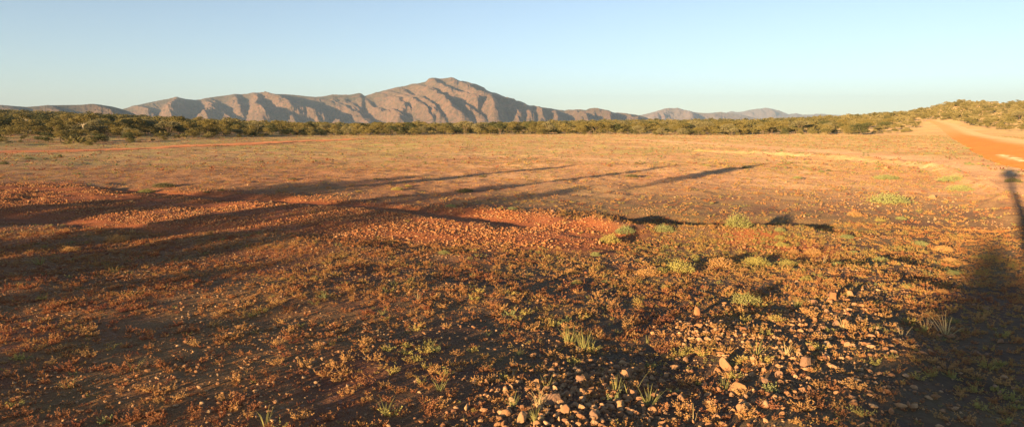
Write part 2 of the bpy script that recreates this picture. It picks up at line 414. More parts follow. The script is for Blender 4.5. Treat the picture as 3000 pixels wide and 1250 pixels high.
# ---------------------------------------------------------------- hills and mountains
def hills(name, prof, Yc, depth, base_y, spurs, material, amp=1.0, seed=0, step=1.3, nt_=150, label='', detail=1.0, w=26, shear=1.5, lift=1.0, carve=()):
    xs = np.array([p[0] for p in prof], float); ys = np.array([p[1] for p in prof], float)
    X = np.arange(xs[0], xs[-1] + step, step)
    yc = np.interp(X, xs, ys)
    yc = yc + perlin(X / 9, X * 0 + seed, seed) * .5 + perlin(X / 3.1, X * 0 + seed, seed + 4) * .3
    T = np.concatenate([np.linspace(0, 1, nt_), 1 + np.linspace(.03, .8, 20)])
    XX, TT = np.meshgrid(X, T)
    tc = np.clip(TT, 0, 1)
    shape = .82 * tc ** 1.15 + .18 * tc ** .5
    by = base_y
    YI = by - (by - yc[None]) * shape
    Y = Yc - depth * (1 - TT)
    px_m = Y / F                                   # metres per pixel there
    tx, tz = ray(XX, YI)
    Z = CAM_H + Y * tz
    fade = (1 - tc) ** .6 * np.minimum(1, (tc / .30)) ** .7
    B = np.zeros_like(XX)
    for sp_ in spurs:
        P = np.array(sp_[0], float); A = sp_[1]; ww = sp_[2] if len(sp_) > 2 else w
        wx = 7 * fbm(XX / 26, YI / 10, 2, seed + 5); wy = 4 * fbm(XX / 26, YI / 10, 2, seed + 6)
        d, side = seg_dist(XX + wx, (YI + wy) * 2.1, np.stack([P[:, 0], P[:, 1] * 2.1], 1))
        B = np.maximum(B, A * np.exp(-(d / ww) ** 1.8)) + .12 * A * np.exp(-(d / ww / 1.5) ** 2)
    sh = XX - (by - YI) * -shear
    wn = 14 * perlin(XX / 30, YI / 14, seed + 9)
    rn = ridged((sh + wn) / 46, (YI + wn * .5) / 34, 2, seed + 1) * .55 + ridged((sh + wn) / 19, (YI + wn * .3) / 17, 3, seed + 2) * .42 * detail + ridged(sh / 7, YI / 7, 3, seed + 3) * .2 * detail
    for (ca, cw, cy, ch_, cd) in carve:
        Z = Z - fade * cd * np.exp(-((XX - ca) / cw) ** 2 - ((YI - cy) / ch_) ** 2)
    Z = Z + fade * px_m * lift * (B * 38 * amp + rn * 13 * amp - 16 * amp)
    back = np.clip(TT - 1, 0, 1)
    Z = Z - back * Yc * .06 - back ** 2 * Yc * .03
    Z = np.where(TT <= 0, -15, Z)
    xw = Y * tx
    veg = np.clip(sstep(.55, 1.0, tc) * .8 + (1 - B) * .25, 0, 1)
    V = np.stack([xw.ravel(), Y.ravel(), Z.ravel()], 1)
    Fq = grid_faces(len(T), len(X))
    return link(name, mk(name, V, Fq, material, dict(veg=veg.ravel()), True), kind='structure', label=label)
c2 = lambda pts: [(x / 3.22 + 750, y / 3.22 + 200) for x, y in pts]
c1 = lambda pts: [(x / 3.22, y / 3.22 + 200) for x, y in pts]
c3 = lambda pts: [(x / 3.22 + 1500, y / 3.22 + 200) for x, y in pts]
main_prof = [(300, 352), (330, 336), (351, 322), (366, 318), (391, 311), (435, 301), (481, 291.6), (512, 288), (534, 289), (568, 293), (590, 292), (621, 285), (652, 281), (683, 277.6),
    (745, 274), (783, 275.5), (837, 276.4), (874, 279.5), (905, 283), (924, 284.5), (949, 282.6), (974, 277), (998, 278), (1029, 277.6), (1046, 274), (1053, 272.7), (1060, 275), (1068, 281.4), (1092, 274.5),
    (1123, 266), (1160, 256.5), (1200, 250), (1231, 243.5), (1247, 240), (1256, 233), (1264, 229), (1275, 228.6), (1290, 231), (1305, 230), (1321, 229), (1332, 233), (1343, 238.5), (1362, 240), (1396, 247), (1418, 257),
    (1433, 270), (1464, 277.6), (1495, 290), (1526, 302.5), (1550, 313), (1560, 315), (1578, 314), (1615, 318), (1655, 326), (1686, 321), (1699, 320.5), (1717, 323), (1742, 318), (1758, 320.5),
    (1795, 330), (1829, 332), (1866, 336.6), (1890, 343), (1920, 356), (1950, 368)]
spurs = [(c2([(560, 300), (740, 330), (900, 370), (1000, 420), (1065, 475)]), 1.1), (c2([(1020, 300), (1080, 345), (1200, 400), (1290, 430), (1360, 490)]), .9, 20),
    (c2([(1130, 240), (1230, 300), (1330, 330), (1390, 410)]), 1.0, 20), (c2([(1220, 240), (1420, 330), (1500, 390), (1580, 440), (1640, 500)]), 1.1, 22),
    (c2([(1330, 210), (1450, 310), (1600, 380), (1700, 470), (1740, 500)]), 1.1, 20), (c2([(1480, 180), (1600, 260), (1680, 320), (1740, 380), (1850, 470), (1950, 520)]), 1.4),
    (c2([(1640, 120), (1720, 200), (1830, 300), (1900, 330), (2020, 370), (2090, 400)]), 1.4), (c2([(1700, 350), (1800, 400), (1900, 470), (2000, 525)]), .9, 20),
    (c2([(1850, 100), (1900, 180), (2000, 250), (2100, 330), (2200, 380), (2260, 500)]), 1.6), (c2([(1960, 130), (2060, 220), (2130, 240), (2200, 290), (2290, 350), (2420, 390)]), 1.3, 22),
    (c2([(2200, 235), (2320, 310), (2440, 370), (2560, 440)]), 1.2, 22), (c2([(2100, 390), (2300, 420), (2420, 420), (2480, 490)]), 1.0, 24), (c2([(1900, 390), (2050, 450), (2150, 520)]), .9, 20),
    (c3([(60, 340), (150, 390), (230, 430), (290, 490)]), 1.1, 20), (c3([(240, 375), (330, 430), (420, 490)]), .9, 20), (c3([(500, 400), (560, 440), (680, 490)]), .9, 20), (c3([(730, 395), (900, 440), (920, 490)]), .9, 20),
    (c3([(0, 400), (130, 430), (170, 500)]), 1.0, 20), (c3([(1000, 430), (1100, 460), (1180, 500)]), .6, 16),
    (c1([(1260, 365), (1330, 400), (1400, 445)]), .8, 18), (c1([(1660, 290), (1680, 340), (1630, 390), (1600, 450)]), 1.3, 26), (c1([(1930, 300), (1960, 360), (2000, 420), (1930, 470)]), 1.0, 24),
    (c1([(2200, 260), (2230, 340), (2270, 420)]), 1.1, 20), (c1([(2400, 250), (2440, 350), (2410, 430), (2500, 500)]), 1.3, 24), (c1([(2100, 440), (2170, 480)]), .7, 14),
    (c2([(60, 250), (150, 330), (330, 410), (600, 445)]), 1.7, 28), (c2([(280, 250), (340, 300)]), .5, 14), (c2([(640, 440), (740, 440), (800, 520)]), .9, 20), (c2([(100, 400), (300, 430), (380, 520)]), .8, 18), (c2([(820, 300), (950, 350)]), .8, 16)]
hills('mountain_range', main_prof, 4200, 1250, 374, spurs, M_mtn, 1.0, 3, carve=[(960, 100, 318, 36, 110), (1090, 60, 330, 40, 70), (700, 45, 330, 25, 35), (575, 30, 320, 22, 40)], label='rocky brown mountain range with a rounded summit and shaded gullies')
hills('hill', [(-700, 318), (-300, 312), (-60, 305), (0, 308), (40, 311), (78, 313.5), (140, 309), (200, 308), (264, 307), (295, 307.3), (326, 312), (351, 318), (380, 328), (420, 345), (450, 360)],
      2400, 700, 372, [([(264, 308), (290, 325), (330, 345)], 1.1, 30), ([(140, 310), (160, 330), (200, 350)], .8, 30), ([(20, 312), (50, 335)], .8, 30)], M_lhill, .8, 8, label='low brown hill behind the left woodland', w=30)
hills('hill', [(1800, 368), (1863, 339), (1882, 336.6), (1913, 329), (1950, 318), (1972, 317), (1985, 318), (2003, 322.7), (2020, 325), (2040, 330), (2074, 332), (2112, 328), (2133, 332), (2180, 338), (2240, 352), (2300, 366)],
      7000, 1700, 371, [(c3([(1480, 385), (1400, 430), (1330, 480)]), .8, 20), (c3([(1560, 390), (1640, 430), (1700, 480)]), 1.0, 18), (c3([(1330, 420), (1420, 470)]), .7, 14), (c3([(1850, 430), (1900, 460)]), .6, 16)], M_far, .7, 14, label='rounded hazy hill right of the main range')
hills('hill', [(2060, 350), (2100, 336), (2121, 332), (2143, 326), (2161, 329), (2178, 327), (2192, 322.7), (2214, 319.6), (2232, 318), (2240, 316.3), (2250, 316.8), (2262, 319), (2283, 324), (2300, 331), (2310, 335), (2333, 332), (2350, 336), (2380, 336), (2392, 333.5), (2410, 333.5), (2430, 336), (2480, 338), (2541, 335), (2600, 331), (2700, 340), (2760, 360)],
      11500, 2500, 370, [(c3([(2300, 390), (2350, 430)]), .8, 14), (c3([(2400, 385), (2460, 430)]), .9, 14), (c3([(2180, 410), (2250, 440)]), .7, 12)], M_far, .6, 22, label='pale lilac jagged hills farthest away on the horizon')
print('hills done')

# ---------------------------------------------------------------- stone shapes
def ico(sub):
    import bmesh
    bm = bmesh.new(); bmesh.ops.create_icosphere(bm, subdivisions=sub, radius=1)
    V = np.array([v.co[:] for v in bm.verts]); Fc = np.array([[v.index for v in f.verts] for f in bm.faces]); bm.free()
    return V, Fc
def stone(sub, seed, flat=.6, cuts=9):
    r = np.random.default_rng(seed); V, Fc = ico(sub)
    for _ in range(cuts + 3):
        d = r.normal(size=3); d /= np.linalg.norm(d); c = r.uniform(.34, .66)
        k = V @ d; m = k > c
        V[m] -= ((k[m] - c) * .99)[:, None] * d
    V = V / np.abs(V[:, :2]).max()
    V = V * np.array([1, r.uniform(.55, .95), flat * r.uniform(.8, 1.25)])
    if sub > 2: V += .05 * np.stack([fbm(V[:, 0] * 3 + seed, V[:, 1] * 3 + V[:, 2] * 2, 3, k_) for k_ in (1, 2, 3)], 1)
    V[:, 2] -= V[:, 2].min() + .22
    return V, Fc
def place_label(px, py):
    return '%.1f%% across, %.1f%% down' % (px / 30, py / 12.5)
def gz_at(x, y): return terrain(np.atleast_1d(x), np.atleast_1d(y))

# gravel as one mass
def rand_in(P, n, jitter=0):
    lo, hi = P.min(0), P.max(0); out = []
    while sum(len(o) for o in out) < n:
        q = rng.uniform(lo, hi, (n, 2)); q = q[inside(q[:, 0], q[:, 1], P)]; out.append(q)
    q = np.vstack(out)[:n]
    return q + rng.normal(0, jitter, q.shape) if jitter else q
def fan(n, r0, r1, half=.86):
    """random ground points in front of the camera, even per square metre"""
    r = np.sqrt(rng.uniform(r0 ** 2, r1 ** 2, n)); t = rng.uniform(-half, half, n)
    return np.stack([np.sin(t) * r, np.cos(t) * r], 1)
small = [stone(2 if s_ < 2 else 1, s_, .6, 6) for s_ in range(6)]
mid = [stone(2, 20 + s_, .6, 8) for s_ in range(6)]
def gravel_obj(name, batches, material, label):
    parts = []
    for pts, size, protos in batches:
        idx = rng.integers(0, len(protos), len(pts))
        z = terrain(pts[:, 0], pts[:, 1])
        for i, (V, Fc) in enumerate(protos):
            m = idx == i; n_ = m.sum()
            if not n_: continue
            sc = size[m] * .5
            parts.append(scatter(V, Fc, np.zeros(len(V)), np.column_stack([pts[m], z[m]]), sc[:, None] * rng.uniform(.8, 1.25, (n_, 3)), rng.uniform(0, 6.28, n_), rng.random(n_)))
    V, Fc, T = cat_parts(parts)
    return link(name, mk(name, V, Fc, material, dict(tint=T)), kind='stuff', label=label)
def sizes(n, a, b_, p=1.8): return a * (b_ / a) ** (rng.random(n) ** p)
q = np.vstack([rand_in(GRAVEL, 80000, .9), rand_in(GRAVEL2, 900, .25)])
dr, _ = seg_dist(q[:, 0], q[:, 1], RUT); dr2, _ = seg_dist(q[:, 0], q[:, 1], RUTW)
keep = (dr > .45) & (dr2 > .4) & (fbm(q[:, 0] / 2.6, q[:, 1] / 1.4, 4, 33) * 2.0 + rng.random(len(q)) * 1.0 > .38)
q = q[keep]
gravel_obj('red_gravel', [(q, sizes(len(q), .014, .085), small)], M_redgravel, 'band of sunlit orange red gravel across the middle ground')
b1 = fan(70000, 3.3, 20)
dn = fbm(b1[:, 0] / 1.7, b1[:, 1] / 1.7, 3, 44); lf = 1 - sstep(-.35, .25, b1[:, 0] / b1[:, 1])
b1 = b1[(dn + .35 * lf + .25 * rng.random(len(b1)) > .30)]
b2 = fan(16000, 18, 60); b2 = b2[fbm(b2[:, 0] / 4, b2[:, 1] / 4, 3, 45) + .5 * rng.random(len(b2)) > .15]
b3 = np.vstack([rand_in(PILE_A, 1900, .3), rand_in(PILE_B, 1700, .6), rand_in(PILE_C, 500, .18)])
b4 = rand_in(STONY, 6500, 1.1); b4 = b4[fbm(b4[:, 0] / 2, b4[:, 1] / 2, 3, 46) + .5 * rng.random(len(b4)) > .15]
gravel_obj('gravel', [(b1, sizes(len(b1), .010, .055), small), (b2, sizes(len(b2), .02, .09), small), (b3, sizes(len(b3), .014, .08), mid), (b4, sizes(len(b4), .018, .10), small)],
           M_gravel, 'loose brown and cream stones scattered over the plain')

# individual rocks
rock_me = [mk('rock', *stone(4, 50 + i, .72 if i % 2 else .9, 12), M_rock) for i in range(9)]
hand = [(1835, 1105, 48, 'pale cream block topping the stone heap'), (1852, 1112, 26, 'small cream rock beside the topmost block of the heap'), (1700, 1128, 44, 'upright orange slab leaning in the stone heap'),
    (1727, 1160, 54, 'brightest orange angular rock of the bottom stone heap'), (1618, 1196, 82, 'wide buff boulder with a flat sunlit face, largest of the heap'), (1683, 1206, 52, 'brown knobbly rock right of the widest boulder'),
    (1795, 1128, 26, 'square cream rock among the grass stems of the heap'), (1812, 1130, 28, 'orange square rock beside a cream one in the heap'), (1780, 1152, 40, 'pointed pale rock left of the forked grass stems'),
    (2130, 1090, 66, 'large orange triangular boulder alone on bare soil'), (2157, 1172, 74, 'speckled round boulder below the triangular orange one'), (2355, 1122, 40, 'flat pale slab on the stony ridge'), (2278, 1142, 48, 'long pale flat rock left of the flat slab'),
    (2240, 1160, 34, 'orange rock at the left foot of the stony ridge'), (2118, 936, 18, 'small pale triangular rock amid herbs'), (2042, 912, 34, 'yellow sunlit rock left of the stony ridge'), (2120, 880, 30, 'pointed cream rock below the round grey green bush'),
    (2393, 1003, 28, 'upright buff rock halfway up the stony ridge'), (2342, 968, 22, 'yellow rock at the upper left edge of the ridge'), (2385, 905, 34, 'flat yellow rock at the top of the stony ridge'), (2438, 905, 36, 'yellow rock right of the flat one on the ridge top'),
    (2862, 1040, 34, 'pale tilted rock in the dark right foreground'), (2890, 1046, 26, 'orange rock right beside the tilted pale one'), (2885, 914, 30, 'buff oblong rock in the dark right foreground'), (2930, 1010, 18, 'small buff rock near the right edge'),
    (2412, 762, 34, 'flat orange rock below the red gravel patch'), (2415, 748, 18, 'pale triangular rock above a flat orange one'), (2405, 604, 16, 'white upright stone in the middle ground'), (2732, 583, 26, 'lone yellow rock among herbs by the right bushes'),
    (1622, 633, 22, 'pale flat stone at the far edge of the red gravel'), (1440, 637, 14, 'pale round stone at the far edge of the red gravel'), (1195, 702, 14, 'pale stone on the near edge of the red gravel'), (866, 735, 10, 'lone cream pebble in the left middle ground'),
    (516, 850, 9, 'lone cream stone in the left foreground'), (1160, 900, 12, 'yellow round stone among rust herbs'), (1257, 920, 11, 'cream stone right of a yellow round one'), (1796, 940, 11, 'square cream stone on open soil'), (1400, 1058, 12, 'cream stone below dense rust herbs'),
    (1632, 1075, 18, 'round pale stone above the stone heap'), (2495, 1212, 30, 'brown round rock at the shaded foot of the ridge'), (2375, 1110, 30, 'cream rock upon the ridge spine'), (1550, 1240, 34, 'orange lit rock at the bottom edge'), (1525, 1250, 40, 'buff rock cut by the bottom edge'),
    (1355, 1238, 26, 'grey brown rock at the bottom edge left of the heap'), (1463, 1232, 30, 'brown rock at the bottom edge among herbs'), (2180, 1245, 44, 'dark orange rock at the bottom edge of the ridge'), (906, 618, 12, 'pale stone on the left red gravel ridge'), (2020, 1210, 26, 'pale cobble right of the heap'), (1985, 940, 14, 'yellow cube stone on open soil')]
spots = []
def add_rock(i, px, py, wpx, label):
    p = at([px], [py])[0]; z = gz_at(p[0], p[1])[0]
    dist = math.hypot(p[0], p[1]); sz = wpx / F * math.hypot(dist, CAM_H) * .42
    o = link('rock', rock_me[i % len(rock_me)], label=label, cat='rock', group='rocks lying on the plain')
    o.location = (p[0], p[1], z - sz * .16); o.rotation_euler = (random.uniform(-.25, .25), random.uniform(-.25, .25), random.uniform(0, 6.28))
    o.scale = (sz, sz * random.uniform(.8, 1.1), sz * random.uniform(.8, 1.15)); spots.append((px, py))
for i, (px, py, w_, lb) in enumerate(hand): add_rock(i, px, py, w_, lb)
i = len(hand)
def scatter_rocks(poly, n, w0, w1, where):
    global i
    q = rand_in(poly, n)
    for x_, y_ in q:
        z_ = gz_at(x_, y_)[0]; px, py = proj(x_, y_, z_)
        if not (5 < px < 2995 and py < 1246): continue
        if min(math.hypot(px - a, py - b_) for a, b_ in spots) < 9: continue
        w_ = w0 * (w1 / w0) ** (random.random() ** 1.8)
        add_rock(i, px, py, w_, ('cobble' if w_ > 26 else 'small stone') + ' ' + where + ', ' + place_label(px, py)); i += 1
scatter_rocks(PILE_A, 46, 20, 44, 'in the bottom stone heap')
scatter_rocks(PILE_B, 60, 16, 36, 'on the stony ridge')
scatter_rocks(PILE_C, 16, 12, 22, 'in the small stone patch')
scatter_rocks(STONY, 24, 8, 15, 'on the far stony verge')
scatter_rocks(GRAVEL, 36, 8, 15, 'on the red gravel band')
print('rocks', i)

# ---------------------------------------------------------------- plants: shapes
class Leafy:
    def __init__(s): s.V = []; s.F = []; s.T = []
    def tri(s, a, b_, c, t=0):
        k = len(s.V); s.V += [a, b_, c]; s.F.append((k, k + 1, k + 2)); s.T += [t] * 3
    def quad(s, a, b_, c, d, t=0):
        k = len(s.V); s.V += [a, b_, c, d]; s.F += [(k, k + 1, k + 2), (k, k + 2, k + 3)]; s.T += [t] * 4
    def arr(s): return np.array(s.V, float), np.array(s.F), np.array(s.T, float)
def unit(v): return v / (np.linalg.norm(v) + 1e-9)
def leaf(L, p, d, ln, wd, r, t=0, nrm_=None):
    side = unit(np.cross(d, r.normal(size=3) if nrm_ is None else nrm_ + r.normal(size=3) * .45)) * wd * .5
    m = p + d * ln * .5
    L.quad(p, m + side, p + d * ln, m - side, t)
def herb(seed, R_=.5, H=.45, stems=13, per=13, ll=.10):
    """unit-size clump: short forked stems packed with stubby leaves"""
    r = np.random.default_rng(seed); L = Leafy()
    for k in range(stems):
        a = r.uniform(0, 6.28); rad = R_ * math.sqrt(r.random()) * .34
        p = np.array([math.cos(a) * rad, math.sin(a) * rad, -.03])
        d = unit(np.array([math.cos(a) * .9 + r.normal() * .3, math.sin(a) * .9 + r.normal() * .3, r.uniform(.35, 1.4)]))
        ln = H * r.uniform(.45, 1.25); t0 = r.normal() * .10
        s_ = unit(np.cross(d, r.normal(size=3))) * .012
        L.tri(p - s_, p + s_, p + d * ln, t0 - .1)
        for j in range(per):
            f = (j + 1.5) / (per + .5)
            q_ = p + d * ln * f + r.normal(size=3) * .02
            dd = unit(d * .8 + r.normal(size=3) * .75)
            leaf(L, q_, dd, ll * r.uniform(.7, 1.2), ll * .5, r, t0 + .12 * (f - .5) + r.normal() * .05)
    return L.arr()
def grass(seed, blades=26, spread=.25, lean=.5, wd=.018, curve=.35, thin=False):
    r = np.random.default_rng(seed); L = Leafy()
    for k in range(blades):
        a = r.uniform(0, 6.28); p = np.array([math.cos(a), math.sin(a), 0]) * spread * r.random() ; p[2] = -.03
        d = unit(np.array([math.cos(a) * lean * r.uniform(.2, 1.3), math.sin(a) * lean * r.uniform(.2, 1.3), 1.0]))
        ln = r.uniform(.45, 1.05); s_ = unit(np.array([-math.sin(a), math.cos(a), r.normal() * .3])) * wd * r.uniform(.7, 1.3)
        prev = p; n_ = 3; t = r.random() * .6
        for j in range(n_):
            d2 = unit(d + np.array([math.cos(a), math.sin(a), -.3]) * curve * (j / n_) ** 1.5)
            nx = prev + d2 * ln / n_
            w0, w1 = 1 - j / n_ * .7, 1 - (j + 1) / n_ * .85
            L.quad(prev - s_ * w0, prev + s_ * w0, nx + s_ * w1, nx - s_ * w1, t)
            prev = nx; d = d2
    return L.arr()
def bush(seed, n=900, H=.8, ll=.09):
    """low dome of fine upright shoots, unit radius .5"""
    r = np.random.default_rng(seed); L = Leafy()
    lob = r.normal(size=(6, 3)) * .25; lob[:, 2] = abs(lob[:, 2]) * .5
    for k in range(n):
        d = unit(np.array([r.normal(), r.normal(), abs(r.normal()) * .9 + .05]))
        rad = .5 * r.uniform(.35, 1.0) ** .5 * (1 + .35 * perlin(d[0] * 2 + seed, d[1] * 2 + d[2])) * (1.12 if r.random() < .12 else .92)
        p = d * rad * np.array([1, 1, H * 1.3])
        dd = unit(d * .6 + np.array([0, 0, .8]) + r.normal(size=3) * .4)
        leaf(L, p, dd, ll * r.uniform(.6, 1.4), ll * .35, r, r.random() * .6, d)
    return L.arr()
def tube(L, pts, rads, seg=6, t=0.3):
    ring = []
    for i_, (p, rd) in enumerate(zip(pts, rads)):
        p = np.array(p, float); q_ = np.array(pts[min(i_ + 1, len(pts) - 1)], float) - np.array(pts[max(i_ - 1, 0)], float); q_ = unit(q_)
        a = unit(np.cross(q_, [.3, .9, .1])); b_ = np.cross(q_, a)
        ring.append([p + rd * (math.cos(2 * math.pi * k / seg) * a + math.sin(2 * math.pi * k / seg) * b_) for k in range(seg)])
    for r0, r1 in zip(ring[:-1], ring[1:]):
        for k in range(seg): L.quad(r0[k], r0[(k + 1) % seg], r1[(k + 1) % seg], r1[k], t)
def tree(seed, H=1.0, leaves=1500, shape='round', ls=.056):
    """unit height tree: (trunk arrays, crown arrays)"""
    r = np.random.default_rng(seed); Tk = Leafy(); Cr = Leafy()
    base = .30 if shape == 'umbrella' else (.06 if shape == 'bushy' else .16)
    lobes = []
    ns = {'umbrella': 8, 'round': 9, 'bushy': 10}[shape]
    W_ = {'umbrella': .55, 'round': .50, 'bushy': .55}[shape]
    for k in range(ns):
        a = k * 2.399 + r.uniform(-.5, .5); rad = W_ * math.sqrt((k + .3) / ns) * .72
        hz = {'umbrella': r.uniform(.66, .86) - .18 * (rad / W_) ** 2, 'round': r.uniform(.42, .84) - .18 * (rad / W_) ** 2, 'bushy': r.uniform(.22, .74) - .2 * (rad / W_) ** 2}[shape]
        sz = r.uniform(.14, .22)
        lobes.append((np.array([math.cos(a) * rad, math.sin(a) * rad, hz]), sz))
    # trunks and limbs
    nst = {'umbrella': 2, 'round': 3, 'bushy': 4}[shape]
    forks = []
    for k in range(nst):
        a = r.uniform(0, 6.28); off = np.array([math.cos(a), math.sin(a), 0]) * .03
        top = np.array([math.cos(a) * .10, math.sin(a) * .10, base + r.uniform(.05, .15)])
        midp = (off + top) / 2 + r.normal(size=3) * .012
        tube(Tk, [off - [0, 0, .04], midp, top], [.015, .012, .009]); forks.append(top)
    for c_, sz in lobes:
        f = min(forks, key=lambda q_: np.linalg.norm(q_ - c_))
        m_ = (f + c_) / 2 + np.array([0, 0, -.02]) + r.normal(size=3) * .02
        tube(Tk, [f, m_, c_], [.008, .006, .0025], 4)
    per = leaves // ns
    for c_, sz in lobes:
        tone = r.normal() * .12
        for k in range(per):
            d = unit(r.normal(size=3)); rad = sz * r.uniform(.45, 1.0) ** .5 * (1.15 if r.random() < .15 else 1)
            if d[2] < -.2 and r.random() < .5: d[2] *= -1
            p = c_ + d * rad * np.array([1.15, 1.15, .68])
            dd = unit(np.cross(d, r.normal(size=3)) + d * .35)
            leaf(Cr, p, dd, ls * r.uniform(.7, 1.5), ls * .7, r, np.clip(.35 + tone + r.normal() * .18, 0, .9), d)
    return Tk.arr(), Cr.arr()

# ---------------------------------------------------------------- herbs on the plain
herb_shapes = [herb(100 + i_, stems=11 + i_ % 3 * 3, H=.32 + .07 * (i_ % 4)) for i_ in range(8)]
herb_far = [herb(140 + i_, stems=7, per=4, ll=.22, H=.4) for i_ in range(4)]
herb_tiny = [herb(160 + i_, stems=4, per=2, ll=.42, H=.45) for i_ in range(4)]
def dens(x, y):  # share of ground with plants
    r_ = np.hypot(x, y); px = px_of(x, np.maximum(y, 1))
    d = .76 + 1.3 * fbm(x / 1.1, y / 1.1, 4, 61)
    d += .25 * fbm(x / 4, y / 4, 2, 62)
    d += .30 * sstep(1600, 2400, px) * (1 - sstep(12, 17, r_)) * (1 - .9 * 0)
    d *= 1 - .93 * soft_poly(x, y, GRAVEL, .5)
    for P_ in (PILE_A, PILE_B): d *= 1 - .3 * soft_poly(x, y, P_, .3)
    dr_, _ = seg_dist(x, y, RUT); d *= 1 - np.exp(-(dr_ / .9) ** 2)
    dt, _ = seg_dist(x, y, TRACK); d *= 1 - np.exp(-(dt / 1.8) ** 2)
    d *= 1 - soft_poly(x, y, ROAD, 1)
    d *= 1 - .45 * sstep(18, 24, r_) * (1 - sstep(2000, 2400, px))
    return np.clip(d, 0, 1)
def tone(x, y):
    """herb colour over the plain: rust at left and near, yellow in the sunlit middle right"""
    px, py = proj(x, y, 0 * x)
    t = .46 + .36 * fbm(x / 1.2, y / 1.2, 2, 81) + rng.normal(0, .12, np.shape(x))
    t += .28 * np.exp(-((px - 2050) / 420) ** 2 - ((py - 740) / 90) ** 2)
    t += .10 * sstep(1800, 2600, px) - .12 * (1 - sstep(300, 1400, px))
    t += .22 * sstep(20, 40, np.hypot(x, y))
    t = np.where(rng.random(np.shape(x)) < .035, .95, t)
    return np.clip(t, .02, .98)
n1 = fan(27000, 3.3, 18.5); n1 = n1[rng.random(len(n1)) < dens(n1[:, 0], n1[:, 1])]
z1 = terrain(n1[:, 0], n1[:, 1]); px1, py1 = proj(n1[:, 0], n1[:, 1], z1)
sz1 = (.055 + .13 * rng.random(len(n1)) ** 2.2) * (.8 + .2 * sstep(4, 9, np.hypot(n1[:, 0], n1[:, 1])))
app = sz1 / np.hypot(n1[:, 0], n1[:, 1])
vis = (px1 > 15) & (px1 < 2985) & (py1 < 1240)
order = np.argsort(-(app * vis)); ind = order[:300]; rest = np.setdiff1d(np.arange(len(n1)), ind)
herb_me = [[mk('herb_clump', *(lambda s_: (s_[0], s_[1], m_, dict(tint=np.clip(s_[2] + .3, 0, 1))))(herb_shapes[i_])) for i_ in range(8)] for m_ in M_h]
tn = tone(n1[:, 0], n1[:, 1])
CN = ['rust red', 'amber', 'golden yellow', 'grey green']
for k in ind:
    c_ = 0 if tn[k] < .34 else 1 if tn[k] < .58 else 2 if tn[k] < .86 else 3
    o = link('herb_clump', herb_me[c_][k % 8], cat='herb', group='low herb clumps on the foreground soil',
             label='%s %s herb clump, %s' % ('broad' if sz1[k] > .13 else 'small', CN[c_], place_label(px1[k], py1[k])))
    o.location = (n1[k, 0], n1[k, 1], z1[k]); o.rotation_euler = (0, 0, random.uniform(0, 6.28)); o.scale = (sz1[k],) * 3
parts = []
herb_mid = [herb(180 + i_, stems=9 + i_ % 3 * 2, per=9, ll=.12, H=.32 + .07 * (i_ % 4)) for i_ in range(8)]
for i_ in range(8):
    m = rest[rest % 8 == i_]; V, Fc, T = herb_mid[i_]
    parts.append(scatter(V, Fc, T, np.column_stack([n1[m], z1[m]]), sz1[m] * .9, rng.uniform(0, 6.28, len(m)), tn[m]))
# thousands of little seedlings between the clumps
for (cnt, r0, r1, a, b_, sh) in [(52000, 3.3, 19, .025, .08, herb_far), (34000, 18, 45, .06, .24, herb_far), (75000, 38, 175, .12, .42, herb_tiny)]:
    q = fan(cnt, r0, r1); q = q[rng.random(len(q)) < dens(q[:, 0], q[:, 1]) * .9]
    z_ = terrain(q[:, 0], q[:, 1]); t_ = np.clip(tone(q[:, 0], q[:, 1]) + (rng.normal(0, .2, len(q)) if r0 > 15 else 0), .02, .98); t_ = np.where((rng.random(len(q)) < .65) & (r0 > 30), np.where(rng.random(len(q)) < .6, .97, .03), t_); s_ = sizes(len(q), a, b_)
    for i_ in range(4):
        m = np.arange(len(q)) % 4 == i_; V, Fc, T = sh[i_]
        parts.append(scatter(V, Fc, T, np.column_stack([q[m], z_[m]]), s_[m][:, None] * np.array([[1, 1, .75]]), rng.uniform(0, 6.28, m.sum()), t_[m]))
V, Fc, T = cat_parts(parts)
link('ground_cover', mk('ground_cover', V, Fc, M_herb, dict(tint=np.clip(T, 0, 1))), kind='stuff', label='countless tiny dry herbs and seedlings covering the plain')
print('herbs', len(V)); del V, Fc, T, parts

# ---------------------------------------------------------------- grass tufts and bushes placed by hand
def put(o, px, py, s, sink=.0):
    p = at([px], [py])[0]; z = gz_at(p[0], p[1])[0]
    o.location = (p[0], p[1], z - sink); o.rotation_euler = (0, 0, random.uniform(0, 6.28))
    hh = s / F * math.hypot(p[0], p[1], CAM_H) if False else s / F * math.sqrt(p[0] ** 2 + p[1] ** 2 + CAM_H ** 2)
    return hh
gproto = {}
def tuft(px, py, h, label, kind='green', spread=.25, blades=26, lean=.5, wd=.02):
    key = (kind, spread, blades, lean)
    V, Fc, T = grass(int(px), blades, spread, lean, wd)
    o = link('grass_tuft', mk('grass_tuft', V, Fc, M_grass if kind == 'green' else M_dry, dict(tint=T)), label=label, cat='grass', group='grass tufts in the foreground')
    hh = put(o, px, py, h); o.scale = (hh,) * 3
tuft(1262, 1040, 46, 'sparse green tuft with curved blades opening like a bowl', lean=.9, blades=13)
tuft(397, 1088, 34, 'small bright green tuft with three upright blades at left', lean=.6, blades=10)
tuft(205, 1136, 40, 'green leafy shoot leaning right in the dark left foreground', lean=.9, blades=16)
tuft(1668, 1000, 56, 'left clump of the tall leafy green plant on bare soil', blades=40, spread=.35, wd=.02)
tuft(1712, 1018, 62, 'right clump of the tall leafy green plant on bare soil', blades=46, spread=.4, wd=.02)
tuft(1520, 1040, 26, 'compact yellow green tuft left of the tall leafy plant', blades=30, spread=.35, lean=.8)
tuft(1290, 1155, 44, 'loose green tuft beside rust herbs near the bottom', blades=24, lean=.8)
